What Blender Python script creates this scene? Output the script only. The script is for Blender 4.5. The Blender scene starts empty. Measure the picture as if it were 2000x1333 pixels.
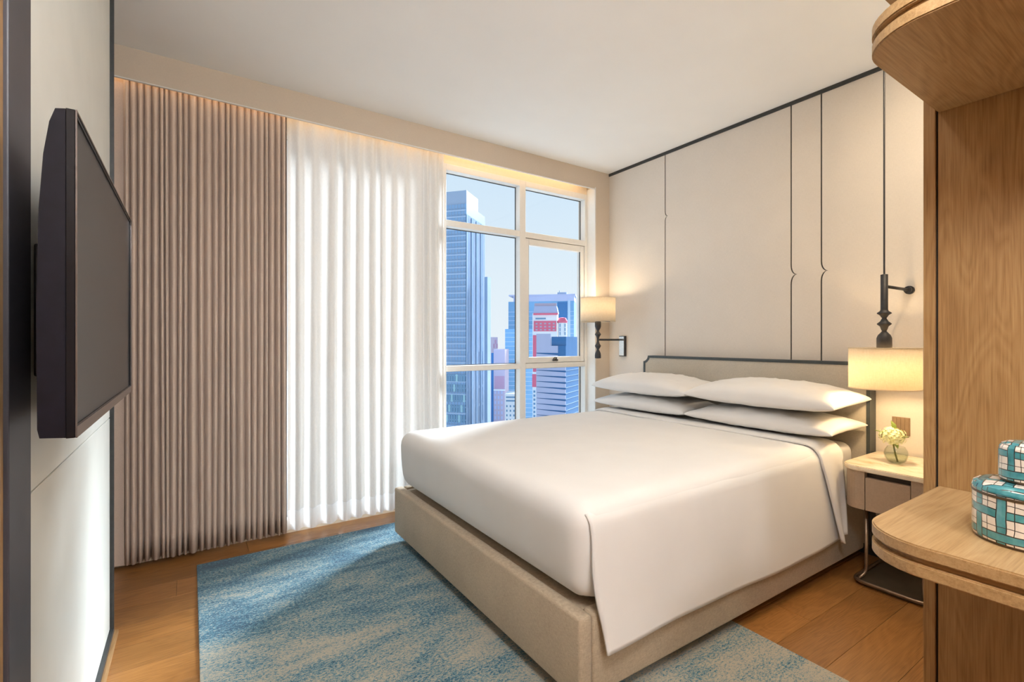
import bpy, bmesh, math, random
from mathutils import Vector, Matrix, noise as mnoise
random.seed(7)
S = bpy.context.scene
COL = S.collection
PI = math.pi
# ------------------------------------------------------------------ camera, sky, sun, exposure
YAW = math.radians(33.62)
CAMH = 1.30
cam_d = bpy.data.cameras.new('camera'); cam = bpy.data.objects.new('camera', cam_d); COL.objects.link(cam)
cam.location = (0, 0, CAMH); cam.rotation_euler = (PI/2, 0, -YAW)
cam_d.lens = 17.0; cam_d.sensor_width = 36.0; cam_d.clip_start = 0.02; cam_d.clip_end = 3000
S.camera = cam
S.view_settings.view_transform = 'Standard'; S.view_settings.look = 'None'
S.view_settings.gamma = 1.0; S.view_settings.use_curve_mapping = False
S.view_settings.exposure = 0.30

W = bpy.data.worlds.new('sky'); S.world = W; W.use_nodes = True
wn = W.node_tree; wn.nodes.clear()
w_out = wn.nodes.new('ShaderNodeOutputWorld'); w_bg = wn.nodes.new('ShaderNodeBackground')
w_tc = wn.nodes.new('ShaderNodeTexCoord'); w_sep = wn.nodes.new('ShaderNodeSeparateXYZ'); w_r = wn.nodes.new('ShaderNodeValToRGB')
wn.links.new(w_tc.outputs['Generated'], w_sep.inputs[0]); wn.links.new(w_sep.outputs[2], w_r.inputs[0])
wn.links.new(w_r.outputs[0], w_bg.inputs[0]); wn.links.new(w_bg.outputs[0], w_out.inputs[0])
e = w_r.color_ramp.elements
e[0].position = 0.0; e[0].color = (.86, .93, .98, 1)
e[1].position = 1.0; e[1].color = (.22, .46, .90, 1)
q = e.new(.12); q.color = (.80, .91, .985, 1)
q = e.new(.38); q.color = (.64, .82, .98, 1)
w_bg.inputs[1].default_value = .80

sun_d = bpy.data.lights.new('sun', 'SUN'); sun = bpy.data.objects.new('sun', sun_d); COL.objects.link(sun)
sun_d.energy = 18.0; sun_d.color = (.82, .92, 1.0); sun_d.angle = math.radians(16)
sun.rotation_euler = Vector((-1.5, -.66, -.90)).to_track_quat('-Z', 'Y').to_euler()
sun.location = (6, 6, 5)

# ------------------------------------------------------------------ node / material helpers
def new_mat(name):
    m = bpy.data.materials.new(name); m.use_nodes = True
    nt = m.node_tree
    return m, nt, nt.nodes['Principled BSDF'], nt.nodes['Material Output']
def nd(nt, kind, **kw):
    n = nt.nodes.new(kind)
    for k, v in kw.items():
        if k.startswith('i_'):
            key = k[2:]; key = int(key) if key.isdigit() else key
            n.inputs[key].default_value = v
        else: setattr(n, k, v)
    return n
def ramp(nt, src, stops):
    r = nt.nodes.new('ShaderNodeValToRGB'); nt.links.new(src, r.inputs[0])
    el = r.color_ramp.elements
    el[0].position, el[0].color = stops[0][0], (*stops[0][1], 1)
    el[1].position, el[1].color = stops[-1][0], (*stops[-1][1], 1)
    for p, c in stops[1:-1]:
        x = el.new(p); x.color = (*c, 1)
    return r.outputs[0]
def mth(nt, op, a, b=None, c=None):
    n = nt.nodes.new('ShaderNodeMath'); n.operation = op
    for i, v in enumerate((a, b, c)):
        if v is None: continue
        if isinstance(v, (int, float)): n.inputs[i].default_value = v
        else: nt.links.new(v, n.inputs[i])
    return n.outputs[0]
def mixc(nt, f, a, b, bt='MIX'):
    n = nt.nodes.new('ShaderNodeMix'); n.data_type = 'RGBA'; n.blend_type = bt
    for s, v in ((n.inputs[0], f), (n.inputs[6], a), (n.inputs[7], b)):
        if isinstance(v, (int, float)): s.default_value = v
        elif isinstance(v, tuple): s.default_value = (*v, 1)
        else: nt.links.new(v, s)
    return n.outputs[2]
def obj_coord(nt, scale=(1, 1, 1), loc=None):
    tc = nt.nodes.new('ShaderNodeTexCoord'); mp = nt.nodes.new('ShaderNodeMapping')
    mp.inputs[3].default_value = scale
    nt.links.new(tc.outputs['Object'], mp.inputs[0])
    if loc is not None: nt.links.new(loc, mp.inputs[1])
    return mp.outputs[0]
def noise(nt, vec, scale, detail=3, rough=.5, dist=0):
    n = nd(nt, 'ShaderNodeTexNoise'); n.inputs['Scale'].default_value = scale
    n.inputs['Detail'].default_value = detail; n.inputs['Roughness'].default_value = rough
    n.inputs['Distortion'].default_value = dist
    nt.links.new(vec, n.inputs['Vector']); return n.outputs['Fac']
def bump(nt, bsdf, h, strength=.2, dist=.002):
    b = nd(nt, 'ShaderNodeBump'); b.inputs['Strength'].default_value = strength; b.inputs['Distance'].default_value = dist
    nt.links.new(h, b.inputs['Height']); nt.links.new(b.outputs[0], bsdf.inputs['Normal'])
def plain(name, c, rough=.5, metal=0, var=.06, scale=40, spec=.5, coat=0):
    m, nt, b, o = new_mat(name)
    f = noise(nt, obj_coord(nt), scale, 2)
    lo = tuple(x*(1-var) for x in c); hi = tuple(min(1, x*(1+var)) for x in c)
    nt.links.new(ramp(nt, f, [(.3, lo), (.7, hi)]), b.inputs['Base Color'])
    b.inputs['Roughness'].default_value = rough; b.inputs['Metallic'].default_value = metal
    b.inputs['Specular IOR Level'].default_value = spec; b.inputs['Coat Weight'].default_value = coat
    return m
def fabric(name, c, var=.12, thread=900, rough=.9, bmp=.25, aniso=(1, 1, 1)):
    m, nt, b, o = new_mat(name)
    v = obj_coord(nt)
    w1 = noise(nt, obj_coord(nt, (thread*.12*aniso[0], thread*.12*aniso[1], thread*aniso[2])), 1, 2)
    w2 = noise(nt, obj_coord(nt, (thread*aniso[0], thread*aniso[1], thread*.12*aniso[2])), 1, 2)
    s = mth(nt, 'MULTIPLY', mth(nt, 'ADD', w1, w2), .5)
    big = noise(nt, v, 6, 3)
    f = mth(nt, 'ADD', mth(nt, 'MULTIPLY', s, .8), mth(nt, 'MULTIPLY', big, .2))
    lo = tuple(x*(1-var) for x in c); hi = tuple(min(1, x*(1+var)) for x in c)
    nt.links.new(ramp(nt, f, [(.35, lo), (.65, hi)]), b.inputs['Base Color'])
    b.inputs['Roughness'].default_value = rough; b.inputs['Specular IOR Level'].default_value = .15
    b.inputs['Sheen Weight'].default_value = .15
    bump(nt, b, s, bmp, .0006)
    return m
def wood(name, dark, mid, light, axis=2, rough=.45, rnd=False, stretch=9, sc=1.0, coat=0.0):
    """oak: axis = direction of the grain in object space"""
    m, nt, b, o = new_mat(name)
    k = [stretch*sc]*3; k[axis] = sc
    loc = None
    if rnd:
        oi = nd(nt, 'ShaderNodeObjectInfo')
        cx = nd(nt, 'ShaderNodeCombineXYZ')
        r100 = mth(nt, 'MULTIPLY', oi.outputs['Random'], 57.0)
        for i in range(3): nt.links.new(r100, cx.inputs[i])
        loc = cx.outputs[0]
    v = obj_coord(nt, tuple(k), loc)
    n1 = noise(nt, v, 1.1, 2, .5, .8)                      # broad cathedral figure
    rings = mth(nt, 'FRACT', mth(nt, 'MULTIPLY', n1, 14.0))
    rings = mth(nt, 'ABSOLUTE', mth(nt, 'SUBTRACT', rings, .5))
    k2 = [260*sc]*3; k2[axis] = 7*sc
    v2 = obj_coord(nt, tuple(k2), loc)
    fine = noise(nt, v2, 1, 3, .6)
    k3 = [3.2*sc]*3; k3[axis] = .8*sc
    broad = noise(nt, obj_coord(nt, tuple(k3), loc), 1, 2)
    f = mth(nt, 'ADD', mth(nt, 'ADD', mth(nt, 'MULTIPLY', rings, .22), mth(nt, 'MULTIPLY', fine, .58)), mth(nt, 'MULTIPLY', broad, .34))
    col = ramp(nt, f, [(.33, dark), (.52, mid), (.74, light)])
    vk = nd(nt, 'ShaderNodeTexVoronoi'); vk.inputs['Scale'].default_value = 1.0
    k4 = [3.3*sc]*3; k4[axis] = 1.9*sc
    nt.links.new(obj_coord(nt, tuple(k4), loc), vk.inputs['Vector'])
    kn = ramp(nt, vk.outputs['Distance'], [(.0, (.45, .36, .3)), (.09, (1, 1, 1))])
    col = mixc(nt, .8, col, kn, 'MULTIPLY')
    if rnd:
        mul = mth(nt, 'ADD', mth(nt, 'MULTIPLY', oi.outputs['Random'], .34), .82)
        cc = nd(nt, 'ShaderNodeCombineXYZ')
        for i in range(3): nt.links.new(mul, cc.inputs[i])
        col = mixc(nt, 1.0, col, cc.outputs[0], 'MULTIPLY')
    nt.links.new(col, b.inputs['Base Color'])
    b.inputs['Roughness'].default_value = rough; b.inputs['Coat Weight'].default_value = coat
    b.inputs['Coat Roughness'].default_value = .25
    bump(nt, b, fine, .12, .0006)
    return m

M = {}
M['ceiling'] = plain('ceiling_paint', (.92, .92, .91), .9, var=.01, scale=3, spec=.1)
M['cornice'] = fabric('beige_wallcovering', (.62, .53, .43), .05, 500)
M['wallpanel'] = fabric('pale_linen_wallcovering', (.70, .645, .58), .05, 420, bmp=.12)
M['recess'] = plain('cream_recess_paint', (.80, .70, .55), .8, var=.02)
M['winframe'] = plain('white_window_frame', (.78, .77, .74), .35, var=.015)
M['gasket'] = plain('dark_window_gasket', (.07, .08, .09), .6)
M['groove'] = plain('charcoal_trim', (.030, .033, .034), .45, var=.2)
M['tvpanel'] = plain('pale_grey_wall_panel', (.66, .66, .61), .45, var=.03, scale=6)
M['darkpost'] = plain('dark_plum_post', (.045, .042, .052), .45, var=.15, scale=8)
M['blackmetal'] = plain('black_satin_metal', (.035, .034, .036), .42, .6, .15)
M['lampblack'] = plain('matt_black_wood', (.026, .026, .030), .5, 0, .2)
M['bronze'] = plain('bronze_tube', (.33, .24, .17), .3, .85, .1)
M['bronzeplate'] = plain('bronze_base_plate', (.13, .105, .07), .4, .5, .25, 6)
M['mirror'] = plain('polished_plate', (.75, .75, .73), .12, .8, .02)
M['greytrim'] = plain('blue_grey_headboard_trim', (.045, .055, .058), .4, 0, .1)
M['headboard'] = fabric('headboard_linen', (.50, .46, .39), .14, 700)
M['bedbase'] = fabric('greige_bed_linen', (.44, .355, .255), .22, 600, bmp=.4)
M['drape'] = fabric('taupe_drape', (.62, .505, .43), .10, 800)
M['linen'] = plain('white_cotton', (.765, .755, .74), .85, var=.015, scale=5, spec=.15)
M['plinth'] = plain('black_plinth', (.012, .012, .012), .8)
M['walltaupe'] = plain('taupe_laminate', (.40, .29, .20), .5, 0, .05, 120)
M['drawerdark'] = plain('drawer_shadow_gap', (.03, .022, .016), .6)
M['switch'] = plain('bronze_switch', (.33, .23, .14), .35, .35, .05)
M['tvblack'] = plain('tv_gloss_black', (.005, .005, .008), .25, 0, .1, spec=.3)
M['tvback'] = plain('tv_matt_black', (.007, .006, .011), .45, 0, .2, spec=.2)
M['tvscreen'] = plain('tv_screen', (.009, .009, .009), .30, 0, .05, spec=.35)
M['tvbezel'] = plain('tv_bezel', (.16, .14, .14), .18, .6, .05)
M['metalgrey'] = plain('dark_latch', (.10, .09, .08), .35, .7)
M['leaf'] = plain('leaf_green', (.16, .22, .04), .5, var=.3)
M['stem'] = plain('stem_green', (.20, .20, .05), .5, var=.3)
M['petal'] = plain('hydrangea_petal', (.86, .86, .50), .6, var=.12, scale=60)
M['paint'] = plain('warm_white_paint', (.74, .70, .64), .9, var=.01)
M['oak'] = wood('oak_veneer', (.22, .110, .036), (.33, .185, .070), (.42, .260, .112), 2, stretch=6)
M['oak_x'] = wood('oak_veneer_shelf', (.29, .165, .064), (.41, .255, .112), (.50, .335, .165), 0, stretch=6)
M['oak_edge'] = wood('oak_edge', (.24, .125, .048), (.35, .20, .083), (.45, .28, .13), 1)
M['plank'] = wood('floor_plank_oak', (.17, .068, .015), (.28, .122, .032), (.37, .175, .052), 0, .34, True, 6, 1.0, .25)
M['joint'] = plain('floor_joint', (.06, .03, .012), .8)

def mat_marble():
    m, nt, b, o = new_mat('travertine_top')
    v = obj_coord(nt, (5, 2.0, 5))
    f = noise(nt, v, 2.2, 6, .6, 1.6)
    nt.links.new(ramp(nt, f, [(.30, (.60, .43, .25)), (.47, (.80, .68, .50)), (.7, (.86, .77, .62))]), b.inputs['Base Color'])
    b.inputs['Roughness'].default_value = .25
    return m
M['marble'] = mat_marble()
def mat_glass(name, tint=(1, 1, 1), ior=1.45, k=1.0):
    m, nt, b, o = new_mat(name); nt.nodes.remove(b)
    t = nd(nt, 'ShaderNodeBsdfTransparent'); t.inputs[0].default_value = (*tint, 1)
    g = nd(nt, 'ShaderNodeBsdfGlossy'); g.inputs['Roughness'].default_value = .02
    lw = nd(nt, 'ShaderNodeLayerWeight'); f0 = ((ior-1)/(ior+1))**2
    sch = mth(nt, 'ADD', mth(nt, 'MULTIPLY', mth(nt, 'POWER', lw.outputs['Facing'], 5.0), (1-f0)*k), f0*k)
    mx = nd(nt, 'ShaderNodeMixShader')
    nt.links.new(sch, mx.inputs[0]); nt.links.new(t.outputs[0], mx.inputs[1]); nt.links.new(g.outputs[0], mx.inputs[2])
    nt.links.new(mx.outputs[0], o.inputs[0]); return m
M['glass'] = mat_glass('window_glass', (.985, .993, 1.0), 1.3, .6)
M['vaseglass'] = mat_glass('vase_glass', (.93, .95, .92), 1.5)
M['water'] = mat_glass('vase_water', (.90, .93, .88), 1.33)
def mat_sheer(name, c0, c1, clear):
    m, nt, b, o = new_mat(name); nt.nodes.remove(b)
    c = ramp(nt, noise(nt, obj_coord(nt, (700, 700, 60)), 1, 2), [(.3, c0), (.7, c1)])
    d = nd(nt, 'ShaderNodeBsdfDiffuse'); t = nd(nt, 'ShaderNodeBsdfTranslucent'); p = nd(nt, 'ShaderNodeBsdfTransparent')
    nt.links.new(c, d.inputs[0]); nt.links.new(c, t.inputs[0])
    a = nd(nt, 'ShaderNodeMixShader', i_0=.15); nt.links.new(d.outputs[0], a.inputs[1]); nt.links.new(t.outputs[0], a.inputs[2])
    z = nd(nt, 'ShaderNodeMixShader', i_0=clear); nt.links.new(a.outputs[0], z.inputs[1]); nt.links.new(p.outputs[0], z.inputs[2])
    nt.links.new(z.outputs[0], o.inputs[0]); return m
M['sheer'] = mat_sheer('white_voile', (.78, .75, .71), (.87, .84, .80), .03)
M['sheer_hem'] = mat_sheer('white_voile_double_hem', (.88, .87, .86), (.93, .92, .91), 0.0)
def mat_shade():
    m, nt, b, o = new_mat('linen_lamp_shade'); nt.nodes.remove(b)
    f = mth(nt, 'MULTIPLY', mth(nt, 'ADD', noise(nt, obj_coord(nt, (60, 60, 700)), 1, 2), noise(nt, obj_coord(nt, (500, 500, 40)), 1, 2)), .5)
    c = ramp(nt, f, [(.32, (.74, .65, .51)), (.68, (.88, .81, .69))])
    d = nd(nt, 'ShaderNodeBsdfDiffuse'); t = nd(nt, 'ShaderNodeBsdfTranslucent')
    nt.links.new(c, d.inputs[0]); nt.links.new(c, t.inputs[0])
    a = nd(nt, 'ShaderNodeMixShader', i_0=.45); nt.links.new(d.outputs[0], a.inputs[1]); nt.links.new(t.outputs[0], a.inputs[2])
    nt.links.new(a.outputs[0], o.inputs[0]); return m
M['shade'] = mat_shade()
def mat_emit(name, c, s):
    m, nt, b, o = new_mat(name)
    b.inputs['Base Color'].default_value = (*c, 1)
    b.inputs['Emission Color'].default_value = (*c, 1); b.inputs['Emission Strength'].default_value = s
    return m
M['bulb'] = mat_emit('lit_bulb', (1, .78, .48), 6)
M['led'] = mat_emit('warm_led_strip', (1, .74, .45), 2)
M['opal'] = mat_emit('fill_globe_glow', (.97, .985, 1.0), 49)
M['lens'] = mat_emit('downlight_lens', (1, .88, .70), 3)
def mat_rug():
    m, nt, b, o = new_mat('distressed_blue_rug')
    st = noise(nt, obj_coord(nt, (1.0, 2.6, 1)), 1.3, 6, .68, .5)
    st2 = noise(nt, obj_coord(nt, (3.0, 13.0, 1)), 1.4, 4, .65, .3)
    gr = noise(nt, obj_coord(nt, (70, 120, 1)), 1, 3, .8)
    gr2 = noise(nt, obj_coord(nt, (230, 330, 1)), 1, 2, .8)
    sep = nd(nt, 'ShaderNodeSeparateXYZ'); tc = nd(nt, 'ShaderNodeTexCoord'); nt.links.new(tc.outputs['Object'], sep.inputs[0])
    side = mth(nt, 'MULTIPLY', mth(nt, 'SUBTRACT', sep.outputs[1], .40), -.115)     # bluer towards the window end
    f = mth(nt, 'ADD', mth(nt, 'MULTIPLY', st, .75), mth(nt, 'MULTIPLY', st2, .30))
    f = mth(nt, 'ADD', mth(nt, 'ADD', f, side), mth(nt, 'MULTIPLY', mth(nt, 'ADD', mth(nt, 'MULTIPLY', gr, 1.7), gr2), .62))
    f = mth(nt, 'SUBTRACT', f, .865)
    c = ramp(nt, f, [(.36, (.006, .045, .09)), (.445, (.022, .14, .22)), (.495, (.075, .23, .29)), (.55, (.23, .265, .245)), (.66, (.40, .36, .285))])
    nt.links.new(c, b.inputs['Base Color']); b.inputs['Roughness'].default_value = .95; b.inputs['Specular IOR Level'].default_value = .1
    b.inputs['Sheen Weight'].default_value = .2
    bump(nt, b, mth(nt, 'ADD', gr, gr2), .6, .004)
    return m
M['rug'] = mat_rug()
def mat_basket(name, nth, zp, topk):
    """white porcelain painted with a woven teal ribbon pattern, dark outlines"""
    m, nt, b, o = new_mat(name)
    tc = nd(nt, 'ShaderNodeTexCoord'); sp = nd(nt, 'ShaderNodeSeparateXYZ'); nt.links.new(tc.outputs['Object'], sp.inputs[0])
    x, y, z = sp.outputs
    th = mth(nt, 'MULTIPLY', mth(nt, 'ARCTAN2', y, x), nth/(2*PI))
    geo = nd(nt, 'ShaderNodeNewGeometry'); sn = nd(nt, 'ShaderNodeSeparateXYZ'); nt.links.new(geo.outputs['Normal'], sn.inputs[0])
    top = mth(nt, 'GREATER_THAN', sn.outputs[2], .6)
    wob = mth(nt, 'MULTIPLY', mth(nt, 'SUBTRACT', noise(nt, tc.outputs['Object'], 22, 1), .5), .16)
    def sel(a, c): return mth(nt, 'ADD', mth(nt, 'MULTIPLY', a, mth(nt, 'SUBTRACT', 1.0, top)), mth(nt, 'MULTIPLY', c, top))
    U = mth(nt, 'ADD', sel(th, mth(nt, 'MULTIPLY', x, topk)), wob)
    V = mth(nt, 'ADD', sel(mth(nt, 'MULTIPLY', z, 1/zp), mth(nt, 'MULTIPLY', y, topk)), mth(nt, 'MULTIPLY', wob, 1.0))
    def bands(t):
        f = mth(nt, 'FRACT', mth(nt, 'ADD', t, 50.0))
        d = mth(nt, 'ABSOLUTE', mth(nt, 'SUBTRACT', f, .42))
        inside = mth(nt, 'LESS_THAN', d, .17)
        line = mth(nt, 'LESS_THAN', mth(nt, 'ABSOLUTE', mth(nt, 'SUBTRACT', d, .17)), .022)
        d2 = mth(nt, 'ABSOLUTE', mth(nt, 'SUBTRACT', f, .86))
        thin = mth(nt, 'LESS_THAN', d2, .016)
        cell = mth(nt, 'FLOOR', mth(nt, 'ADD', t, 50.0))
        return inside, mth(nt, 'MAXIMUM', line, thin), cell
    ui, ul, uc = bands(U); vi, vl, vc = bands(V)
    par = mth(nt, 'FLOORED_MODULO', mth(nt, 'ADD', uc, vc), 2.0)
    vover = mth(nt, 'GREATER_THAN', par, .5)
    # outline of a band is hidden where the other band passes over it
    lu = mth(nt, 'MULTIPLY', ul, mth(nt, 'SUBTRACT', 1.0, mth(nt, 'MULTIPLY', vi, vover)))
    lv = mth(nt, 'MULTIPLY', vl, mth(nt, 'SUBTRACT', 1.0, mth(nt, 'MULTIPLY', ui, mth(nt, 'SUBTRACT', 1.0, vover))))
    line = mth(nt, 'MAXIMUM', lu, lv); teal = mth(nt, 'MAXIMUM', ui, vi)
    wash = noise(nt, tc.outputs['Object'], 40, 3)
    tcol = ramp(nt, wash, [(.3, (.025, .20, .25)), (.7, (.10, .34, .36))])
    c = mixc(nt, teal, (.80, .74, .66), tcol)
    c = mixc(nt, line, c, (.035, .03, .025))
    nt.links.new(c, b.inputs['Base Color']); b.inputs['Roughness'].default_value = .18; b.inputs['Coat Weight'].default_value = .5
    return m
M['basket'] = mat_basket('woven_painted_porcelain', 12, .047, 21)
M['basket_small'] = mat_basket('woven_painted_porcelain_small', 8, .042, 27)
M['jarrim'] = plain('dark_bronze_rim', (.10, .065, .035), .35, .3)

# ------------------------------------------------------------------ mesh helpers (all in world coordinates; moved to the parent's origin on linking)
def link_mesh(name, bm, mat, parent=None, origin=None, smooth=False):
    if isinstance(origin, str): origin = None
    o0 = Vector((0, 0, 0))
    if parent is not None: o0 = Vector(parent['_w']) if '_w' in parent.keys() else Vector((0, 0, 0))
    elif origin is not None: o0 = Vector(origin)
    else:
        xs = [v.co for v in bm.verts]
        o0 = Vector((sum((min(c[i] for c in xs), max(c[i] for c in xs)))/2 for i in range(3)))
        o0.z = min(c.z for c in xs)
    if parent is not None and origin is not None:
        # a part with its own origin (world)
        bmesh.ops.translate(bm, verts=bm.verts, vec=-Vector(origin))
    else:
        bmesh.ops.translate(bm, verts=bm.verts, vec=-o0)
    me = bpy.data.meshes.new(name); bm.normal_update(); bm.to_mesh(me); bm.free()
    if smooth:
        for p in me.polygons: p.use_smooth = True
    if isinstance(mat, (list, tuple)):
        for k in mat: me.materials.append(M[k])
    else: me.materials.append(M[mat])
    ob = bpy.data.objects.new(name, me); COL.objects.link(ob)
    if parent is not None:
        ob.parent = parent
        wpos = Vector(origin) if origin is not None else o0
        ob.location = wpos - o0
        ob['_w'] = tuple(wpos)
    else:
        ob.location = o0; ob['_w'] = tuple(o0)
    return ob
def empty(name, loc):
    o = bpy.data.objects.new(name, None); COL.objects.link(o); o.location = loc; o.empty_display_size = .1; o['_w'] = tuple(loc)
    return o
def tag(o, label, cat=None, group=None, kind=None):
    o['label'] = label
    if cat: o['category'] = cat
    if group: o['group'] = group
    if kind: o['kind'] = kind
    return o
def add_box(bm, x0, x1, y0, y1, z0, z1, bev=0, seg=2):
    r = bmesh.ops.create_cube(bm, size=1)
    vs = r['verts']
    for v in vs:
        v.co = Vector(((x0+x1)/2+v.co.x*(x1-x0), (y0+y1)/2+v.co.y*(y1-y0), (z0+z1)/2+v.co.z*(z1-z0)))
    if bev > 0:
        es = list({e for v in vs for e in v.link_edges})
        bmesh.ops.bevel(bm, geom=es, offset=bev, segments=seg, affect='EDGES', profile=.5)
def boxm(*a, **k):
    bm = bmesh.new(); add_box(bm, *a, **k); return bm
def add_prism(bm, pts, axis, lo, hi):
    """extrude a 2D outline along an axis: pts are (a,b) in the two other axes (in x,y,z order)"""
    def mk(p, t):
        if axis == 0: return (t, p[0], p[1])
        if axis == 1: return (p[0], t, p[1])
        return (p[0], p[1], t)
    A = [bm.verts.new(mk(p, lo)) for p in pts]; B = [bm.verts.new(mk(p, hi)) for p in pts]
    n = len(pts)
    fs = [bm.faces.new(A), bm.faces.new(list(reversed(B)))]
    for i in range(n): fs.append(bm.faces.new((A[i], B[i], B[(i+1) % n], A[(i+1) % n])))
    bmesh.ops.recalc_face_normals(bm, faces=fs)
def prism(pts, axis, lo, hi):
    bm = bmesh.new(); add_prism(bm, pts, axis, lo, hi); return bm
def add_lathe(bm, prof, cx, cy, seg=32, cap=True):
    rings = []
    for r, z in prof:
        rings.append([bm.verts.new((cx+r*math.cos(2*PI*i/seg), cy+r*math.sin(2*PI*i/seg), z)) for i in range(seg)])
    for a, b in zip(rings, rings[1:]):
        for i in range(seg): bm.faces.new((a[i], a[(i+1) % seg], b[(i+1) % seg], b[i]))
    if cap:
        bm.faces.new(list(reversed(rings[0]))); bm.faces.new(rings[-1])
    bmesh.ops.recalc_face_normals(bm, faces=bm.faces)
def lathe(prof, cx, cy, seg=32, cap=True):
    bm = bmesh.new(); add_lathe(bm, prof, cx, cy, seg, cap); return bm
def add_tube(bm, path, r, seg=12, closed=False):
    P = [Vector(p) for p in path]; n = len(P); rings = []
    up = None
    for i, p in enumerate(P):
        a = P[(i-1) % n] if (i > 0 or closed) else p; b = P[(i+1) % n] if (i < n-1 or closed) else p
        t = (b-a).normalized()
        if up is None:
            up = Vector((0, 0, 1)) if abs(t.z) < .9 else Vector((1, 0, 0))
        s = t.cross(up)
        if s.length < 1e-4: s = t.orthogonal()
        s.normalize(); up2 = s.cross(t).normalized(); up = up2
        rings.append([bm.verts.new(p + r*(math.cos(2*PI*k/seg)*s + math.sin(2*PI*k/seg)*up2)) for k in range(seg)])
    pr = list(zip(rings, rings[1:])) + ([(rings[-1], rings[0])] if closed else [])
    for A, B in pr:
        for k in range(seg): bm.faces.new((A[k], A[(k+1) % seg], B[(k+1) % seg], B[k]))
    if not closed:
        bm.faces.new(list(reversed(rings[0]))); bm.faces.new(rings[-1])
    bmesh.ops.recalc_face_normals(bm, faces=bm.faces)
def tube(*a, **k):
    bm = bmesh.new(); add_tube(bm, *a, **k); return bm
def grid_mesh(nu, nv, fn):
    bm = bmesh.new()
    G = [[bm.verts.new(fn(i/(nu-1), j/(nv-1))) for j in range(nv)] for i in range(nu)]
    for i in range(nu-1):
        for j in range(nv-1): bm.faces.new((G[i][j], G[i+1][j], G[i+1][j+1], G[i][j+1]))
    return bm
def round_path(pts, r, n=6):
    """round the corners of an open polyline"""
    out = [Vector(pts[0])]
    for a, b, c in zip(pts, pts[1:], pts[2:]):
        a, b, c = Vector(a), Vector(b), Vector(c)
        d1 = (a-b).normalized(); d2 = (c-b).normalized()
        rr = min(r, (a-b).length*.49, (c-b).length*.49)
        p1 = b+d1*rr; p2 = b+d2*rr
        for k in range(n+1):
            t = k/n
            out.append((1-t)**2*p1 + 2*t*(1-t)*b + t*t*p2)
    out.append(Vector(pts[-1])); return out
def rrect(x0, x1, y0, y1, r, n=6, corners=(1, 1, 1, 1)):
    """rounded rectangle outline; corners: (x0y0, x1y0, x1y1, x0y1)"""
    out = []
    for (cx, cy, a0, sx, sy), on in zip(((x0, y0, PI, 1, 1), (x1, y0, 1.5*PI, -1, 1), (x1, y1, 0, -1, -1), (x0, y1, .5*PI, 1, -1)), corners):
        if not on or r <= 0: out.append((cx, cy)); continue
        rr = r if on == 1 else on
        for k in range(n+1):
            a = a0 + k/n*PI/2
            out.append((cx+sx*rr+rr*math.cos(a), cy+sy*rr+rr*math.sin(a)))
    return out

# ------------------------------------------------------------------ main dimensions
XW = 3.45       # headboard wall
YW = 3.45       # face of window wall
ZC = 2.95       # ceiling
YF = 3.56       # window frame front
XJ = 3.268      # right jamb of the window recess
ZO = 2.775      # underside of the pelmet
XT = -.295      # TV wall face
YTE = 2.745     # end of the TV wall

# ------------------------------------------------------------------ structure
fl = link_mesh('floor', boxm(-1.2, XW+.1, -2.7, 3.70, -.06, -.0125), 'joint', origin=(0, 0, 0))
tag(fl, 'warm orange-brown oak plank floor of the bedroom', 'floor', kind='structure')
PWID, PLEN = .190, 1.42
pm = None
y = -2.70; row = 0
while y < 3.69:
    off = (row*0.53) % PLEN
    x = -1.2-off
    while x < XW+.09:
        a = max(x, -1.2); b = min(x+PLEN, XW+.09)
        if b-a > .03:
            if pm is None:
                bm = boxm(.0008, PLEN-.0008, .0006, PWID-.0006, -.0125, 0, bev=.0008, seg=1)
                me = bpy.data.meshes.new('plank'); bm.to_mesh(me); bm.free(); me.materials.append(M['plank']); pm = me
            o = bpy.data.objects.new('plank', pm); COL.objects.link(o); o.parent = fl
            o.location = (a, y, 0); o.scale = ((b-a)/PLEN, 1, 1)
        x += PLEN
    y += PWID; row += 1

c = link_mesh('ceiling', boxm(-1.2, XW+.1, -2.7, 3.70, ZC, ZC+.08), 'ceiling', origin=(0, 0, ZC))
tag(c, 'plain off-white ceiling', 'ceiling', kind='structure')

# headboard wall: dark backing with proud linen panels, grooves between them
hw = link_mesh('wall_right', boxm(XW+.006, XW+.12, .40, 3.70, 0, ZC), 'groove', origin=(XW, 2, 0))
tag(hw, 'headboard wall with pale linen panels divided by thin charcoal grooves', 'wall', kind='structure')
def bracket(y0, zk, w, h, n=7):
    """outline going up of a groove with a }-shaped kink pointing to -y"""
    pts = [(y0, .0), (y0, zk-h*.62)]
    for k in range(1, n+1):      # lower half: curves out to the point
        t = k/n
        pts.append((y0-w*(t**1.9), zk-h*.62+h*.62*(1-(1-t)**1.7)))
    for k in range(1, n+1):
        t = 1-k/n
        pts.append((y0-w*(t**1.9), zk+h*.62-h*.62*(1-(1-t)**1.7)))
    pts += [(y0, ZC-.024)]
    return pts
GW = .0050
br = [bracket(2.775, 2.388, .026, .075), bracket(1.712, 1.757, .036, .105), bracket(1.520, 1.760, .036, .105)]
def shift(p, d): return [(a+d, z) for a, z in p]
edges = [[(YW+.11, 0), (YW+.11, ZC-.024)]] + br + [[(.47, 0), (.47, ZC-.024)]]
for i in range(4):
    L, Rr = edges[i], edges[i+1]
    dl = -GW if i > 0 else 0; dr = GW if i < 3 else 0
    outline = shift(Rr, dr) + list(reversed(shift(L, dl)))
    link_mesh('wall_panel', prism(outline, 0, XW, XW+.012), 'wallpanel', hw)
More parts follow.
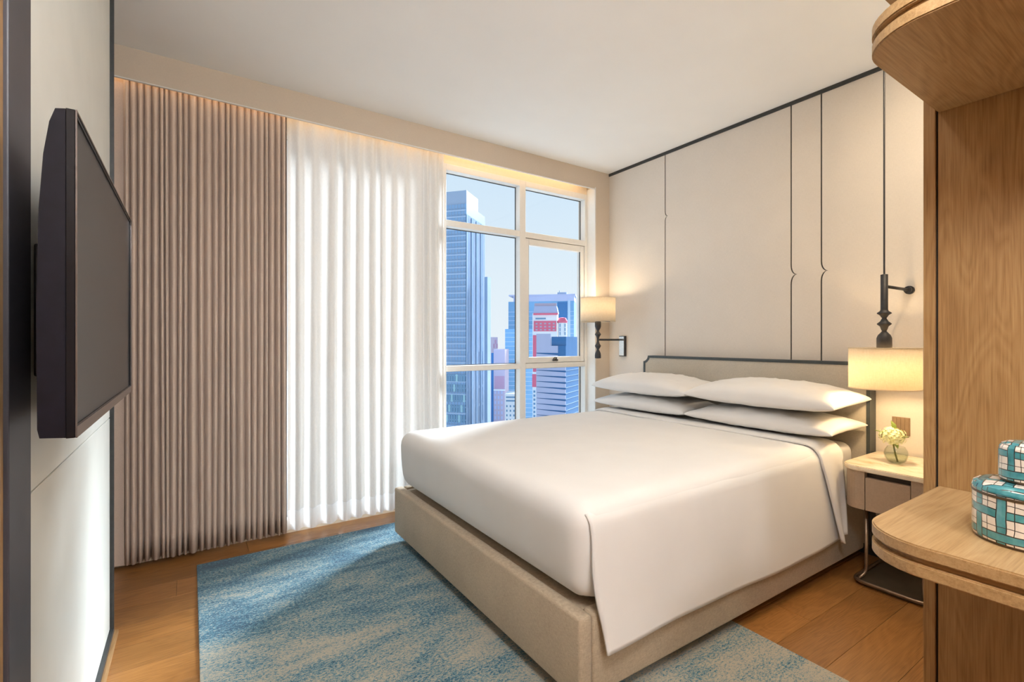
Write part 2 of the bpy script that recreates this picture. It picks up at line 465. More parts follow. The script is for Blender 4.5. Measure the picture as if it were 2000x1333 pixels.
t2 = link_mesh('trim_2', boxm(XW-.008, XW+.01, .47, YW, ZC-.026, ZC), 'groove'); tag(t2, 'charcoal shadow trim along the top of the headboard wall', 'trim', kind='structure')
b1 = link_mesh('baseboard_right', boxm(XW-.012, XW, .48, YW, 0, .085), 'groove'); tag(b1, 'black baseboard behind the bed and nightstand', 'baseboard', kind='structure')

# window wall: pelmet board, right strip, recess and the wall around the window
wb = link_mesh('wall_back', boxm(XJ, XW+.02, YW, 3.70, 0, ZC), 'cornice', origin=(XJ, YW, 0))
tag(wb, 'beige wall strip between window recess and headboard wall', 'wall', kind='structure')
link_mesh('recess_lining', boxm(XJ-.012, XJ, YW-.003, YF+.10, 0, ZO+.012), 'winframe', wb)
link_mesh('wall_above_window', boxm(-1.2, XJ-.012, YF+.005, 3.70, 2.74, ZC), 'recess', wb)
link_mesh('wall_below_window', boxm(-1.2, XJ-.012, YF+.005, 3.70, 0, .04), 'recess', wb)
link_mesh('wall_beside_window', boxm(-1.2, .06, YF+.005, 3.70, .04, 2.74), 'recess', wb)
t1 = link_mesh('trim_1', boxm(-1.2, XJ+.001, YW, YW+.014, ZO, ZC), 'cornice', origin=(1, YW, ZO))
tag(t1, 'long beige curtain pelmet under the ceiling', 'pelmet', kind='structure')
link_mesh('lower_edge', boxm(-1.2, XJ-.0125, YW-.001, YW+.016, ZO-.006, ZO-.0002), 'winframe', t1)

# window
def wpart(name, *a, mat='winframe', parent=None, bev=.002):
    return link_mesh(name, boxm(*a, bev=bev, seg=1) if bev else boxm(*a), mat, parent)
wi = empty('window_1', (1.65, YF, .10)); tag(wi, 'white framed multi-pane window with city view', 'window', kind='structure')
ZB = .04; ZH = 2.742; FD = .082
mull = [(.06, .11), (1.690, 1.728+.0), (2.452, 2.516), (3.229, XJ-.012)]
for a, b in mull: wpart('mullion', a, b, YF, YF+FD, ZB, ZH, parent=wi)
rows = [(ZB, ZB+.05), (1.050, 1.096), (2.235, 2.286), (2.690, ZH)]
for i in range(3):
    a, b = mull[i][1], mull[i+1][0]
    fields = ((rows[0][1], rows[1][0]), (rows[1][1], rows[2][0]), (rows[2][1], rows[3][0])) if i else ((rows[0][1], rows[3][0]),)
    for (z0, z1) in (rows if i else (rows[0], rows[3])): wpart('transom', a, b, YF, YF+FD-.004, z0, z1, parent=wi)
    for (z0, z1) in fields:
        yg = YF+FD-.012
        # gasket and pane
        bm = bmesh.new()
        g = .006
        for bb in ((a, a+g, z0, z1), (b-g, b, z0, z1), (a, b, z0, z0+g), (a, b, z1-g, z1)):
            add_box(bm, bb[0], bb[1], yg-.004, yg+.004, bb[2], bb[3])
        link_mesh('gasket', bm, 'gasket', wi)
        link_mesh('pane', boxm(a+.001, b-.001, yg+.005, yg+.009, z0+.001, z1-.001), 'glass', wi)
# opening sash in the right middle field
sa, sb, sz0, sz1 = 2.519, 3.226, 1.100, 2.231
bm = bmesh.new()
for bb in ((sa, sa+.040, sz0, sz1), (sb-.044, sb, sz0, sz1), (sa+.04, sb-.044, sz0, sz0+.052), (sa+.04, sb-.044, sz1-.058, sz1)):
    add_box(bm, bb[0], bb[1], YF+.012, YF+FD-.018, bb[2], bb[3], bev=.004, seg=2)
sash = link_mesh('sash', bm, 'winframe', wi)
bm = bmesh.new()
for bb in ((sa+.04, sa+.046, sz0+.05, sz1-.056), (sb-.050, sb-.044, sz0+.05, sz1-.056)):
    add_box(bm, bb[0], bb[1], YF+.02, YF+.028, bb[2], bb[3])
link_mesh('gasket', bm, 'gasket', sash)
bm = bmesh.new()
xc = 2.86
add_box(bm, xc-.03, xc+.03, YF-.004, YF+.012, sz0+.012, sz0+.034, bev=.004)
add_tube(bm, round_path([(xc, YF, sz0+.03), (xc, YF-.02, sz0+.045), (xc-.035, YF-.03, sz0+.05), (xc-.06, YF-.03, sz0+.02)], .015, 4), .006, 8)
link_mesh('latch', bm, 'metalgrey', sash, smooth=True)

# TV wall
tw = link_mesh('wall_left', boxm(-.42, XT-.018, 1.468, YTE+.012, 0, ZC), 'paint', origin=(XT, 2.1, 0))
tag(tw, 'pale grey panelled wall behind the television', 'wall', kind='structure')
link_mesh('wall_panel', boxm(XT-.017, XT, 1.470, YTE, .964, ZC-.001, bev=.0015, seg=1), 'tvpanel', tw)
link_mesh('wall_panel', boxm(XT-.017, XT, 1.470, YTE, .034, .9605, bev=.0015, seg=1), 'tvpanel', tw)
link_mesh('edge_trim', boxm(XT-.017, XT+.014, YTE+.0005, YTE+.012, .016, ZC-.001), 'groove', tw)
link_mesh('edge_trim', boxm(XT-.017, XT+.014, 1.470, YTE, .016, .0335), 'groove', tw)
link_mesh('edge_trim', boxm(XT+.014, XT+.028, 1.470, YTE+.02, .0, .015), 'oak_edge', tw)
dp = link_mesh('trim_3', boxm(-.42, XT+.004, 1.312, 1.467, 0, ZC, bev=.003, seg=2), 'darkpost'); tag(dp, 'dark plum vertical post at the end of the TV wall', 'post', kind='structure')
wl = link_mesh('wall_entry', boxm(-.42, XT-.004, -2.7, 1.311, 0, ZC), 'oak'); tag(wl, 'oak veneered wall beside the dark post', 'wall', kind='structure')
wf = link_mesh('wall_far_left', boxm(-1.2, -1.1, 2.0, 3.70, 0, ZC), 'paint'); tag(wf, 'cream wall behind the end of the drapes', 'wall', kind='structure')
wf = link_mesh('wall_left_return', boxm(-1.1, -.42, 2.0, 2.1, 0, ZC), 'paint'); tag(wf, 'cream return wall behind the TV wall', 'wall', kind='structure')
wf = link_mesh('wall_front', boxm(-.42, XW+.1, -2.8, -2.7, 0, ZC), 'paint'); tag(wf, 'cream wall at the entrance end of the room', 'wall', kind='structure')
wf = link_mesh('wall_entry_right', boxm(1.875, 1.975, -2.7, .30, 0, ZC), 'paint'); tag(wf, 'cream wall behind the oak shelf unit', 'wall', kind='structure')
wf = link_mesh('wall_nook', boxm(1.875, XW+.1, .30, .40, 0, ZC), 'paint'); tag(wf, 'cream side wall beside the nightstand nook', 'wall', kind='structure')

# cove strip behind the pelmet
cv = empty('cove_light', (1.3, YW+.022, 2.90)); tag(cv, 'warm LED strip hidden behind the curtain pelmet', 'light strip')
link_mesh('led_strip', boxm(-.9, XJ-.03, YW+.016, YW+.026, 2.905, 2.915), 'led', cv)
def area(name, loc, rot, sx, sy, power, color, parent=None):
    d = bpy.data.lights.new(name, 'AREA'); d.shape = 'RECTANGLE'; d.size = sx; d.size_y = sy; d.energy = power; d.color = color
    o = bpy.data.objects.new(name, d); COL.objects.link(o)
    if parent is not None:
        o.parent = parent; o.location = Vector(loc)-Vector(parent['_w'])
    else: o.location = loc
    o.rotation_euler = rot; return o
area('cove_glow', (1.15, YW+.023, 2.900), (math.radians(14), 0, 0), 4.0, .012, 3.4, (1, .70, .40), cv)

# ceiling downlights (out of the photo's frame, over the room)
def downlight(x, y, power, col=(1, .93, .83), label=''):
    r = empty('ceiling_downlight', (x, y, ZC-.012)); tag(r, label, 'downlight', 'recessed ceiling downlights')
    link_mesh('ring', lathe([(.075, ZC-.010), (.105, ZC-.010), (.105, ZC-.0005), (.075, ZC-.0005), (.075, ZC-.010)], x, y, 28, False), 'winframe', r, smooth=False)
    link_mesh('lens', lathe([(.001, ZC-.004), (.073, ZC-.004), (.073, ZC-.001), (.001, ZC-.001)], x, y, 24), 'lens', r)
    d = bpy.data.lights.new('downlight_lamp', 'AREA'); d.shape = 'DISK'; d.size = .14; d.energy = power; d.color = col
    o = bpy.data.objects.new('downlight_lamp', d); COL.objects.link(o); o.parent = r; o.location = (0, 0, -.004)
    return r
for x, y, p, cl, lb in ((1.55, .95, 5, (1, .94, .85), 'added fill downlight over the foot of the bed'),  # unseen lamp added as fill light on the bed
                        (2.72, .62, 12, (1, .80, .55), 'recessed downlight over the nightstand nook')):
    downlight(x, y, p, cl, lb)
def globe(x, y, z, label):  # unseen glowing globe, added as soft frontal fill for the room
    r = empty('added_fill_globe', (x, y, z-.18)); tag(r, label, 'pendant', 'added opal fill globes over the entrance')
    bm = bmesh.new(); bmesh.ops.create_uvsphere(bm, u_segments=28, v_segments=16, radius=.18); bmesh.ops.translate(bm, verts=bm.verts, vec=(x, y, z))
    g = link_mesh('globe', bm, 'opal', r, smooth=True)
    link_mesh('cord', tube([(x, y, z+.17), (x, y, ZC-.02)], .004, 8), 'blackmetal', r)
    link_mesh('canopy', lathe([(.055, ZC-.022), (.06, ZC-.018), (.06, ZC-.0005), (.01, ZC-.0005)], x, y, 24), 'winframe', r)
globe(.45, -.05, 2.50, 'added unseen opal fill globe over the start of the entrance')
globe(.55, -1.55, 2.50, 'added unseen opal fill globe by the entrance end wall')

# ------------------------------------------------------------------ curtains
def curtain(name, x0, x1, folds, amp, yc, z0, z1, ns, seed, sharp=.75, ridge=False, sway=.006, even=0.5, hem=False):
    rnd = random.Random(seed)
    ws = [rnd.uniform(1-even, 1+even) for _ in range(folds)]; tot = sum(ws)
    ph = [0]
    for w in ws: ph.append(ph[-1]+w/tot)
    am = [rnd.uniform(.65, 1.0) for _ in range(folds+1)]
    sw = [rnd.uniform(-1, 1) for _ in range(folds+1)]
    hemz = [rnd.uniform(0, 1) for _ in range(folds+1)]
    rows = 22
    bm = bmesh.new(); G = []
    for i in range(folds):
        for k in range(ns):
            if i == folds-1 or k < ns: pass
            t = k/ns; G.append((i, t))
    G.append((folds-1, 1.0))
    V = []
    for (i, t) in G:
        colv = []
        s = (1-2*abs(math.sin(PI*t))**sharp) if ridge else math.copysign(abs(math.sin(2*PI*t))**sharp, math.sin(2*PI*t))
        A = amp*((1-t)*am[i]+t*am[i+1]); xx = ph[i]+(ph[i+1]-ph[i])*t
        swv = (1-t)*sw[i]+t*sw[i+1]; hv = (1-t)*hemz[i]+t*hemz[i+1]
        for j in range(rows):
            f = j/(rows-1); z = z1+(z0-z1)*f
            g = .62+.38*min(1, f*1.6)
            x = x0+(x1-x0)*xx + sway*swv*f*f + sway*.6*math.sin(3*f+i)*f
            y = yc + A*g*s + .004*math.sin(2.3*i+2*f)*f
            if f > .98: z += .008*hv
            colv.append(bm.verts.new((x, y, z)))
        V.append(colv)
    for a, b in zip(V, V[1:]):
        for j in range(rows-2 if hem else rows-1): bm.faces.new((a[j], b[j], b[j+1], a[j+1]))
    hb_ = bmesh.new()
    H_ = [[hb_.verts.new(cv_[j].co + Vector((0, -.0018, 0))) for j in (rows-2, rows-1)] for cv_ in V]
    for a, b in zip(H_, H_[1:]): hb_.faces.new((a[0], b[0], b[1], a[1]))
    curtain.hem = hb_
    if hem: bmesh.ops.delete(bm, geom=[v for v in bm.verts if not v.link_faces], context='VERTS')
    return bm
bm = curtain('d', -.318, .530, 25, .036, 3.516, .022, 2.90, 14, 3, sharp=.8, ridge=True, even=.38)
# flat leading section at the far left
cu = link_mesh('blackout_curtain', bm, 'drape', smooth=True, origin=(.1, 3.516, .02))
tag(cu, 'taupe blackout drape in tight pleats beside the sheer curtain', 'curtain')
sol = cu.modifiers.new('thick', 'SOLIDIFY'); sol.thickness = .002
bm = grid_mesh(16, 8, lambda u, v: (-.95+.635*u, 3.518+.010*math.sin(u*14), 2.90-2.88*v))
link_mesh('flat_section', bm, 'drape', cu, smooth=True)
link_mesh('light_stop_strip', boxm(.5310, .5335, 3.500, 3.556, .024, 2.90), 'drape', cu)  # strip added to block light leaking between drape and sheer
bm = curtain('s', .537, 1.682, 13, .030, 3.514, .028, 2.90, 18, 11, sharp=1.0, sway=.012, even=.5, hem=True)
sh = link_mesh('sheer_curtain', bm, 'sheer', smooth=True, origin=(1.1, 3.514, .02))
link_mesh('hem', curtain.hem, 'sheer_hem', sh, smooth=True)
tag(sh, 'white sheer voile curtain next to the open window panes', 'curtain')

# ------------------------------------------------------------------ rug
bm = boxm(.03, 2.08, .815, 3.322, 0.0005, .011, bev=.003, seg=1)
rg = link_mesh('rug', bm, 'rug'); tag(rg, 'distressed blue, teal and beige area rug under the bed', 'rug')

# ------------------------------------------------------------------ bed
XF, YN, YB = 1.10, 1.238, 3.034
ZB0, ZB1 = .062, .352
bed = empty('bed_base', (2.2, (YN+YB)/2, 0)); tag(bed, 'upholstered greige bed base on a recessed plinth', 'bed base')
link_mesh('plinth', boxm(XF+.16, 3.32, YN+.14, YB-.14, .0115, ZB0), 'plinth', bed)
def seam_box(*a): return boxm(*a, bev=.014, seg=3)
link_mesh('foot_panel', seam_box(XF, XF+.06, YN, YB, ZB0, ZB1), 'bedbase', bed, smooth=True)
link_mesh('side_panel', seam_box(XF+.0605, 3.345, YN, YN+.06, ZB0, ZB1), 'bedbase', bed, smooth=True)
link_mesh('side_panel', seam_box(XF+.0605, 3.345, YB-.06, YB, ZB0, ZB1), 'bedbase', bed, smooth=True)
link_mesh('deck', boxm(XF+.061, 3.343, YN+.061, YB-.061, ZB0+.01, ZB1-.012), 'bedbase', bed)

def rbox(x0, x1, y0, y1, z0, z1, r, nx, ny, nz, fn=None, skip=()):
    """rounded box from subdivided faces; skip: set of faces ('+x','-z',...) to leave open"""
    bm = bmesh.new(); cache = {}
    lo = Vector((x0+r, y0+r, z0+r)); hi = Vector((x1-r, y1-r, z1-r))
    def samp(a, b, n):
        m = 5
        s = [a+r*(1-math.cos(k/m*PI/2))*1.0 for k in range(m)]
        s += [a+r+(b-a-2*r)*k/n for k in range(n+1)]
        s += [b-r+r*math.sin(k/m*PI/2) for k in range(1, m+1)]
        return s
    SX, SY, SZ = samp(x0, x1, nx), samp(y0, y1, ny), samp(z0, z1, nz)
    def vert(p):
        key = tuple(round(c, 6) for c in p)
        if key in cache: return cache[key]
        p = Vector(p); c = Vector((min(max(p.x, lo.x), hi.x), min(max(p.y, lo.y), hi.y), min(max(p.z, lo.z), hi.z)))
        d = p-c
        q = c + d.normalized()*r if d.length > 1e-9 else p
        if fn: q = fn(q)
        cache[key] = bm.verts.new(q); return cache[key]
    def face(A, B, mk, nm):
        if nm in skip: return
        for i in range(len(A)-1):
            for j in range(len(B)-1):
                vs = [vert(mk(A[i], B[j])), vert(mk(A[i+1], B[j])), vert(mk(A[i+1], B[j+1])), vert(mk(A[i], B[j+1]))]
                if len(set(vs)) == 4: bm.faces.new(vs)
    face(SX, SY, lambda a, b: (a, b, z0), '-z'); face(SX, SY, lambda a, b: (a, b, z1), '+z')
    face(SX, SZ, lambda a, b: (a, y0, b), '-y'); face(SX, SZ, lambda a, b: (a, y1, b), '+y')
    face(SY, SZ, lambda a, b: (x0, a, b), '-x'); face(SY, SZ, lambda a, b: (x1, a, b), '+x')
    bmesh.ops.recalc_face_normals(bm, faces=bm.faces)
    return bm
def n3(x, y, z): return mnoise.noise(Vector((x, y, z)))
# mattress with fitted sheet
mt = link_mesh('mattress', rbox(1.17, 3.34, 1.285, 2.985, ZB1+.004, .690, .06, 20, 16, 3), 'linen', smooth=True)
tag(mt, 'thick mattress in a white fitted sheet, bare near the headboard', 'mattress')
# duvet body (open shell over the mattress)
def dfn(p):
    q = p.copy()
    crown = max(0, 1-((p.y-2.135)/.95)**2)*max(0, 1-((p.x-2.1)/1.2)**4)
    if p.z > .6: q.z += .006*crown + .0035*n3(p.x*1.2, p.y*6, 0) + .003*n3(p.x*4, p.y*3, 4)
    # soft bulge of the foot end, drawn in at the base
    if p.x < 1.3:
        f = (p.z-.35)/.36
        q.x += .030*(1-f)**2 - .004*math.sin(PI*f)
    return q
bm = rbox(1.115, 3.02, 1.252, 3.020, ZB1+.006, .722, .085, 40, 36, 8, dfn, skip=('+x', '-z'))
dv = link_mesh('duvet', bm, 'linen', smooth=True, origin=(2.1, 2.13, ZB1))
tag(dv, 'smooth white duvet tucked at the foot and hanging over the bed side', 'duvet')
so = dv.modifiers.new('thick', 'SOLIDIFY'); so.thickness = .012; so.offset = -1
# near side flap that hangs over the base
def flap(u, v):
    x = 1.158 + (3.000-1.158)*u
    # path over the edge
    L = .04+.10+.46
    s = .115+v*(L-.115)
    top = .724; ye = 1.252
    r = .085
    arc = r*PI/2
    if s < .04: y = ye+r+.04-s; z = top
    elif s < .04+arc:
        a = (s-.04)/r; rr = r-.007+.008*min(1, (s-.115)/.05); y = ye+r-rr*math.sin(a); z = top-r+rr*math.cos(a)
    else:
        f = (s-.04-arc)/(L-.04-arc); y = ye-.001-.034*f**.8; z = top-r-(.43+.002)*f
    x += (0.045*max(0, v-.35)**1.3)*(1-u)**6 + .004*(1-u)**10*math.sin(v*9)
    k = max(0, v-.35)
    y += -.006*k*math.sin(u*9+1) - .003*k*math.sin(u*23) - .012*k*k*(1-u)**8*4
    z += .014*k*math.sin(u*6.0+.5) + .02*k*(1-u)**10
    return (x, y, z)
fl2 = link_mesh('side_flap', grid_mesh(90, 34, flap), 'linen', dv, smooth=True)
so = fl2.modifiers.new('thick', 'SOLIDIFY'); so.thickness = .008; so.offset = 0
# turned-back band at the head end
def band(u, v):
    # v across from far side to near side; u along x
    x0 = 2.815; x1 = 3.07
    top = .728+.010*math.sin(PI*min(1, u*1.1+.1))
    r = .092; ye = 1.240; yf = 3.032
    drop_n, drop_f = .42, .30
    flat = (yf-ye-2*r); arc = r*PI/2
    Ltot = drop_f+arc+flat+arc+drop_n
    s = v*Ltot
    k = 0
    if s < drop_f: y = yf; z = top-r-(drop_f-s)
    elif s < drop_f+arc:
        a = (s-drop_f)/r; y = yf-r+r*math.cos(a); z = top-r+r*math.sin(a)
    elif s < drop_f+arc+flat: y = yf-r-(s-drop_f-arc); z = top + .003*n3(u*2, s*5, 2)
    elif s < drop_f+2*arc+flat:
        a = (s-drop_f-arc-flat)/r; y = ye+r-r*math.sin(a); z = top-r+r*math.cos(a)
    else:
        k = (s-drop_f-2*arc-flat)/drop_n; y = ye-.040*k**.7; z = top-r-drop_n*k
    x = x0+(x1-x0)*u
    # hanging end narrows to a point and swings to the head
    if k > 0:
        lead = 2.815+.115*k
        tail = 3.045-.055*k
        x = lead+(tail-lead)*u
        y += -.012*math.sin(u*PI*2.2)*k**.5 - .010*k
        z += -.028*k*math.exp(-((u-.30)/.22)**2) + .03*k*u
    x += .006*math.sin(v*11)
    return (x, y, z)
bd = link_mesh('turned_back_band', grid_mesh(18, 130, band), 'linen', dv, smooth=True)
so = bd.modifiers.new('thick', 'SOLIDIFY'); so.thickness = .010; so.offset = 0

# pillows
def pillow(cx, cy, cz, ax, ay, h, rot, tilt, seed, label, sag=0.0):
    def half(sign):
        def f(u, v):
            a = u*2-1; b = v*2-1
            # concentrate samples to the rim
            a = math.sin(a*PI/2); b = math.sin(b*PI/2)
            px = ax*a*(1-.075*(1-b*b)); py = ay*b*(1-.055*(1-a*a))
            body = max(0, (1-a*a))**.32*max(0, (1-b*b))**.38
            z = sign*h*body
            corner = (abs(a)*abs(b))**3
            wr = .010*n3(a*3+seed, b*6, sign)*body + .006*n3(a*9, b*9+seed, sign)*body
            z += wr
            if sign < 0: z *= .60 if h < .1 else .50
            z -= sag*(b*b)*.4*(1-corner)
            return (px, py, z)
        return f
    bm = grid_mesh(34, 44, half(1)); b2 = grid_mesh(34, 44, half(-1))
    me = bpy.data.meshes.new('t'); b2.to_mesh(me); b2.free(); bm.from_mesh(me); bpy.data.meshes.remove(me)
    bmesh.ops.remove_doubles(bm, verts=bm.verts, dist=1e-5); bmesh.ops.recalc_face_normals(bm, faces=bm.faces)
    me = bpy.data.meshes.new('pillow'); bm.to_mesh(me); bm.free(); me.materials.append(M['linen'])
    for p in me.polygons: p.use_smooth = True
    o = bpy.data.objects.new('pillow', me); COL.objects.link(o); o.location = (cx, cy, cz)
    o.rotation_euler = (0, tilt, rot); tag(o, label, 'pillow', 'white pillows at the head of the bed')
pillow(3.095, 2.610, .796, .225, .455, .080, .00, -.03, 1, 'flattened lower pillow of the stack beside the window')
pillow(3.095, 1.680, .796, .228, .470, .080, .00, -.03, 5, 'flattened lower pillow of the stack beside the nightstand')
pillow(3.098, 2.612, .934, .235, .465, .108, .015, -.05, 9, 'plump upper pillow of the stack beside the window')
pillow(3.098, 1.672, .944, .240, .475, .112, .0, -.05, 14, 'plump upper pillow of the stack beside the nightstand')

# headboard
HY0, HY1, HZ = 1.212, 2.935, 1.172
def hb_outline(d, r=.055, n=8):
    """headboard outline with scooped top corners, inset by d; (y,z)"""
    y0, y1, z1 = HY0+d, HY1-d, HZ-d
    pts = [(y0, .09), (y1, .09)]
    st = .012
    cy, cz = HY1+.004, HZ+.004
    R = r+d
    pts.append((y1, cz-R-.0))
    for k in range(1, n):
        a = -PI/2 - k/n*PI/2
        pts.append((cy+R*math.cos(a), cz+R*math.sin(a)))
    pts.append((cy-R, z1))
    cy2 = HY0-.004
    pts.append((cy2+R, z1))
    for k in range(1, n):
        a = 0 - k/n*PI/2
        pts.append((cy2+R*math.cos(a), cz+R*math.sin(a)))
    pts.append((y0, cz-R))
    return pts
hb = empty('headboard', (3.40, (HY0+HY1)/2, .09)); tag(hb, 'grey linen headboard with dark trim and scooped corners on the wall', 'headboard')
FX0, FX1 = 3.354, XW-.0125
# frame ring
bm = bmesh.new()
O = hb_outline(0); I = hb_outline(.019)
vo = [[bm.verts.new((x, p[0], p[1])) for p in O] for x in (FX0, FX1)]
vi = [[bm.verts.new((x, p[0], p[1])) for p in I] for x in (FX0, FX1)]
n = len(O)
for i in range(n):
    j = (i+1) % n
    bm.faces.new((vo[0][i], vo[0][j], vi[0][j], vi[0][i])); bm.faces.new((vo[1][i], vi[1][i], vi[1][j], vo[1][j]))
    bm.faces.new((vo[0][i], vo[1][i], vo[1][j], vo[0][j])); bm.faces.new((vi[0][i], vi[0][j], vi[1][j], vi[1][i]))
bmesh.ops.recalc_face_normals(bm, faces=bm.faces)
link_mesh('frame', bm, 'greytrim', hb)
bm = prism(hb_outline(.0195), 0, FX0+.004, FX1-.01)
link_mesh('upholstery', bm, 'headboard', hb)

# ------------------------------------------------------------------ nightstand
NX0, NX1, NY0, NY1 = 2.93, XW-.014, .765, 1.205
NT = .640
ns_ = empty('nightstand', (3.18, .985, 0)); tag(ns_, 'taupe nightstand with stone top and bronze tube legs', 'nightstand')
def slab(outline, z0, z1, bev=0):
    bm = prism(outline, 2, z0, z1)
    if bev:
        es = [e for e in bm.edges if abs(e.verts[0].co.z-e.verts[1].co.z) < 1e-6]
        bmesh.ops.bevel(bm, geom=es, offset=bev, segments=2, affect='EDGES')
    return bm
link_mesh('stone_top', slab(rrect(NX0, NX1, NY0, NY1, .085, 8, (1, 0, 0, 1)), NT-.026, NT, .004), 'marble', ns_)
# body: left rounded cheek, drawer, right rounded cheek
BX0 = NX0+.012; BY0, BY1 = NY0+.012, NY1-.012; BZ0, BZ1 = .412, NT-.0265
D0, D1 = .893, 1.086
body = link_mesh('body', slab(rrect(BX0+.030, NX1, D0-.0, D1, 0, 1, (0, 0, 0, 0)), BZ0+.004, BZ1), 'drawerdark', ns_)
link_mesh('side_cheek', slab(rrect(BX0, NX1, D1+.002, BY1, .075, 8, (0, 0, 0, 1)), BZ0, BZ1, .002), 'walltaupe', ns_)
link_mesh('side_cheek', slab(rrect(BX0, NX1, BY0, D0-.002, .075, 8, (1, 0, 0, 0)), BZ0, BZ1, .002), 'walltaupe', ns_)
link_mesh('drawer', boxm(BX0, BX0+.029, D0+.001, D1-.001, BZ0, BZ1-.030, bev=.002, seg=1), 'walltaupe', ns_)
# bronze frame
TR = .0085
for yy, yo in ((1.112, 1.135), (.868, .845)):
    fx, bx = 3.03, 3.37
    path = round_path([(fx, yy, BZ0-.002), (fx, yy, .055), (2.985, yo, .022), (3.01, (yy+yo)/2-.0*yy, .022)][:3], .03, 6)
    link_mesh('leg', tube(path, TR, 12), 'bronze', ns_, smooth=True)
    link_mesh('leg', tube([(bx, yy, BZ0-.002), (bx, yy, .024)], TR, 12), 'bronze', ns_, smooth=True)
loop = [(p[0], p[1], .022) for p in rrect(2.965, 3.40, .825, 1.155, .055, 6)]
link_mesh('base_loop', tube(loop, TR, 10, closed=True), 'bronze', ns_, smooth=True)
link_mesh('base_plate', slab(rrect(2.976, 3.39, .836, 1.144, .05, 6), .001, .020, .003), 'bronzeplate', ns_)

# ------------------------------------------------------------------ lamps
def lamp_light(name, loc, power, col, parent, r=.03):
    d = bpy.data.lights.new(name, 'POINT'); d.energy = power; d.color = col; d.shadow_soft_size = r
    o = bpy.data.objects.new(name, d); COL.objects.link(o); o.parent = parent; o.location = Vector(loc)-Vector(parent['_w'])
SR, SH = .158, .220
def shade_part(cx, cy, z0, parent):
    bm = lathe([(SR, z0), (SR, z0+SH)], cx, cy, 48, False)
    s = link_mesh('lamp_shade', bm, 'shade', parent, smooth=True)
    m = s.modifiers.new('thick', 'SOLIDIFY'); m.thickness = .003; m.offset = -1
    for zz in (z0+.003, z0+SH-.003):
        bm = bmesh.new()
        add_tube(bm, [(cx+SR*math.cos(2*PI*i/48), cy+SR*math.sin(2*PI*i/48), zz) for i in range(48)], .0022, 6, closed=True)
        link_mesh('rim', bm, 'shade', s)
    return s
# pendant by the nightstand
LX, LY = 3.086, 1.050
pl = empty('pendant_lamp', (LX, LY, 1.05)); tag(pl, 'hanging lamp with linen drum shade and turned black spindle over nightstand', 'lamp', 'bedside lamps')
Z = lambda v: CAMH-(v-666.5)/944.4*2.588
link_mesh('rod', tube([(LX, LY, Z(538)), (LX, LY, ZC-.0)], .0045, 10), 'lampblack', pl)
prof = [(.004, Z(536)), (.0165, Z(537)), (.0165, Z(605)), (.019, Z(608)), (.032, Z(611.5)), (.032, Z(613)), (.020, Z(616)), (.0135, Z(620)), (.010, Z(622)), (.014, Z(625)), (.018, Z(628)), (.032, Z(632.5)), (.032, Z(634)), (.019, Z(638)), (.013, Z(645)), (.010, Z(647)), (.016, Z(650)), (.028, Z(655)), (.034, Z(661)), (.0345, Z(683)), (.02, Z(686))]
link_mesh('spindle', lathe(prof, LX, LY, 28), 'lampblack', pl, smooth=True)
bm = tube([(LX, LY, 1.593), (XW-.006, LY, 1.593)], .0085, 12)
arm = link_mesh('arm', bm, 'lampblack', pl, smooth=True)
bm = bmesh.new()
add_tube(bm, [(XW-.040, LY, 1.593), (XW-.022, LY, 1.593)], .019, 20); add_tube(bm, [(XW-.016, LY, 1.593), (XW-.001, LY, 1.593)], .024, 20)
link_mesh('wall_mount', bm, 'lampblack', arm)
Z0 = 1.045
sp = shade_part(LX, LY, Z0, pl)
bm = bmesh.new()
for k in range(3):
    a = k*2*PI/3+.4; add_tube(bm, [(LX, LY, Z0+SH-.012), (LX+(SR-.004)*math.cos(a), LY+(SR-.004)*math.sin(a), Z0+SH-.006)], .002, 6)
link_mesh('shade_carrier', bm, 'blackmetal', pl)
bm = bmesh.new(); bmesh.ops.create_uvsphere(bm, u_segments=16, v_segments=10, radius=.03); bmesh.ops.translate(bm, verts=bm.verts, vec=(LX, LY, Z0+.13)); add_lathe(bm, [(.014, Z0+.155), (.014, Z0+.215)], LX, LY, 12)
link_mesh('bulb', bm, 'bulb', pl, smooth=True)
lamp_light('pendant_bulb_light', (LX, LY, Z0+.07), 7.5, (1, .72, .40), pl)
# wall lamp beside the window
LX2, LY2 = 3.113, 3.258
wlamp = empty('wall_lamp', (LX2, LY2, 1.15)); tag(wlamp, 'swing-arm wall lamp with upright linen shade beside the window', 'lamp', 'bedside lamps')
Z = lambda v: CAMH-(v-666.5)/944.4*4.438
prof = [(.02, Z(628)), (.028, Z(629)), (.028, Z(638)), (.024, Z(641)), (.013, Z(645.5)), (.010, Z(647)), (.017, Z(650)), (.028, Z(653)), (.028, Z(654)), (.018, Z(657)), (.011, Z(661)), (.011, Z(668)), (.017, Z(672)), (.028, Z(675.5)), (.028, Z(676.5)), (.018, Z(680)), (.010, Z(683)), (.014, Z(685)), (.025, Z(690)), (.028, Z(694)), (.028, Z(700)), (.01, Z(700.5))]
link_mesh('spindle', lathe(prof, LX2, LY2, 24), 'lampblack', wlamp, smooth=True)
arm = link_mesh('arm', tube([(LX2, LY2, 1.312), (XW-.030, LY2, 1.312)], .009, 12), 'lampblack', wlamp, smooth=True)
wm = link_mesh('wall_plate', boxm(XW-.030, XW-.001, LY2-.035, LY2+.035, 1.155, 1.348, bev=.002, seg=1), 'lampblack', wlamp)
link_mesh('plate_face', boxm(XW-.0325, XW-.0302, LY2-.030, LY2+.030, 1.161, 1.342), 'mirror', wm)
sp2 = shade_part(LX2, LY2, 1.475, wlamp)
bm = bmesh.new()
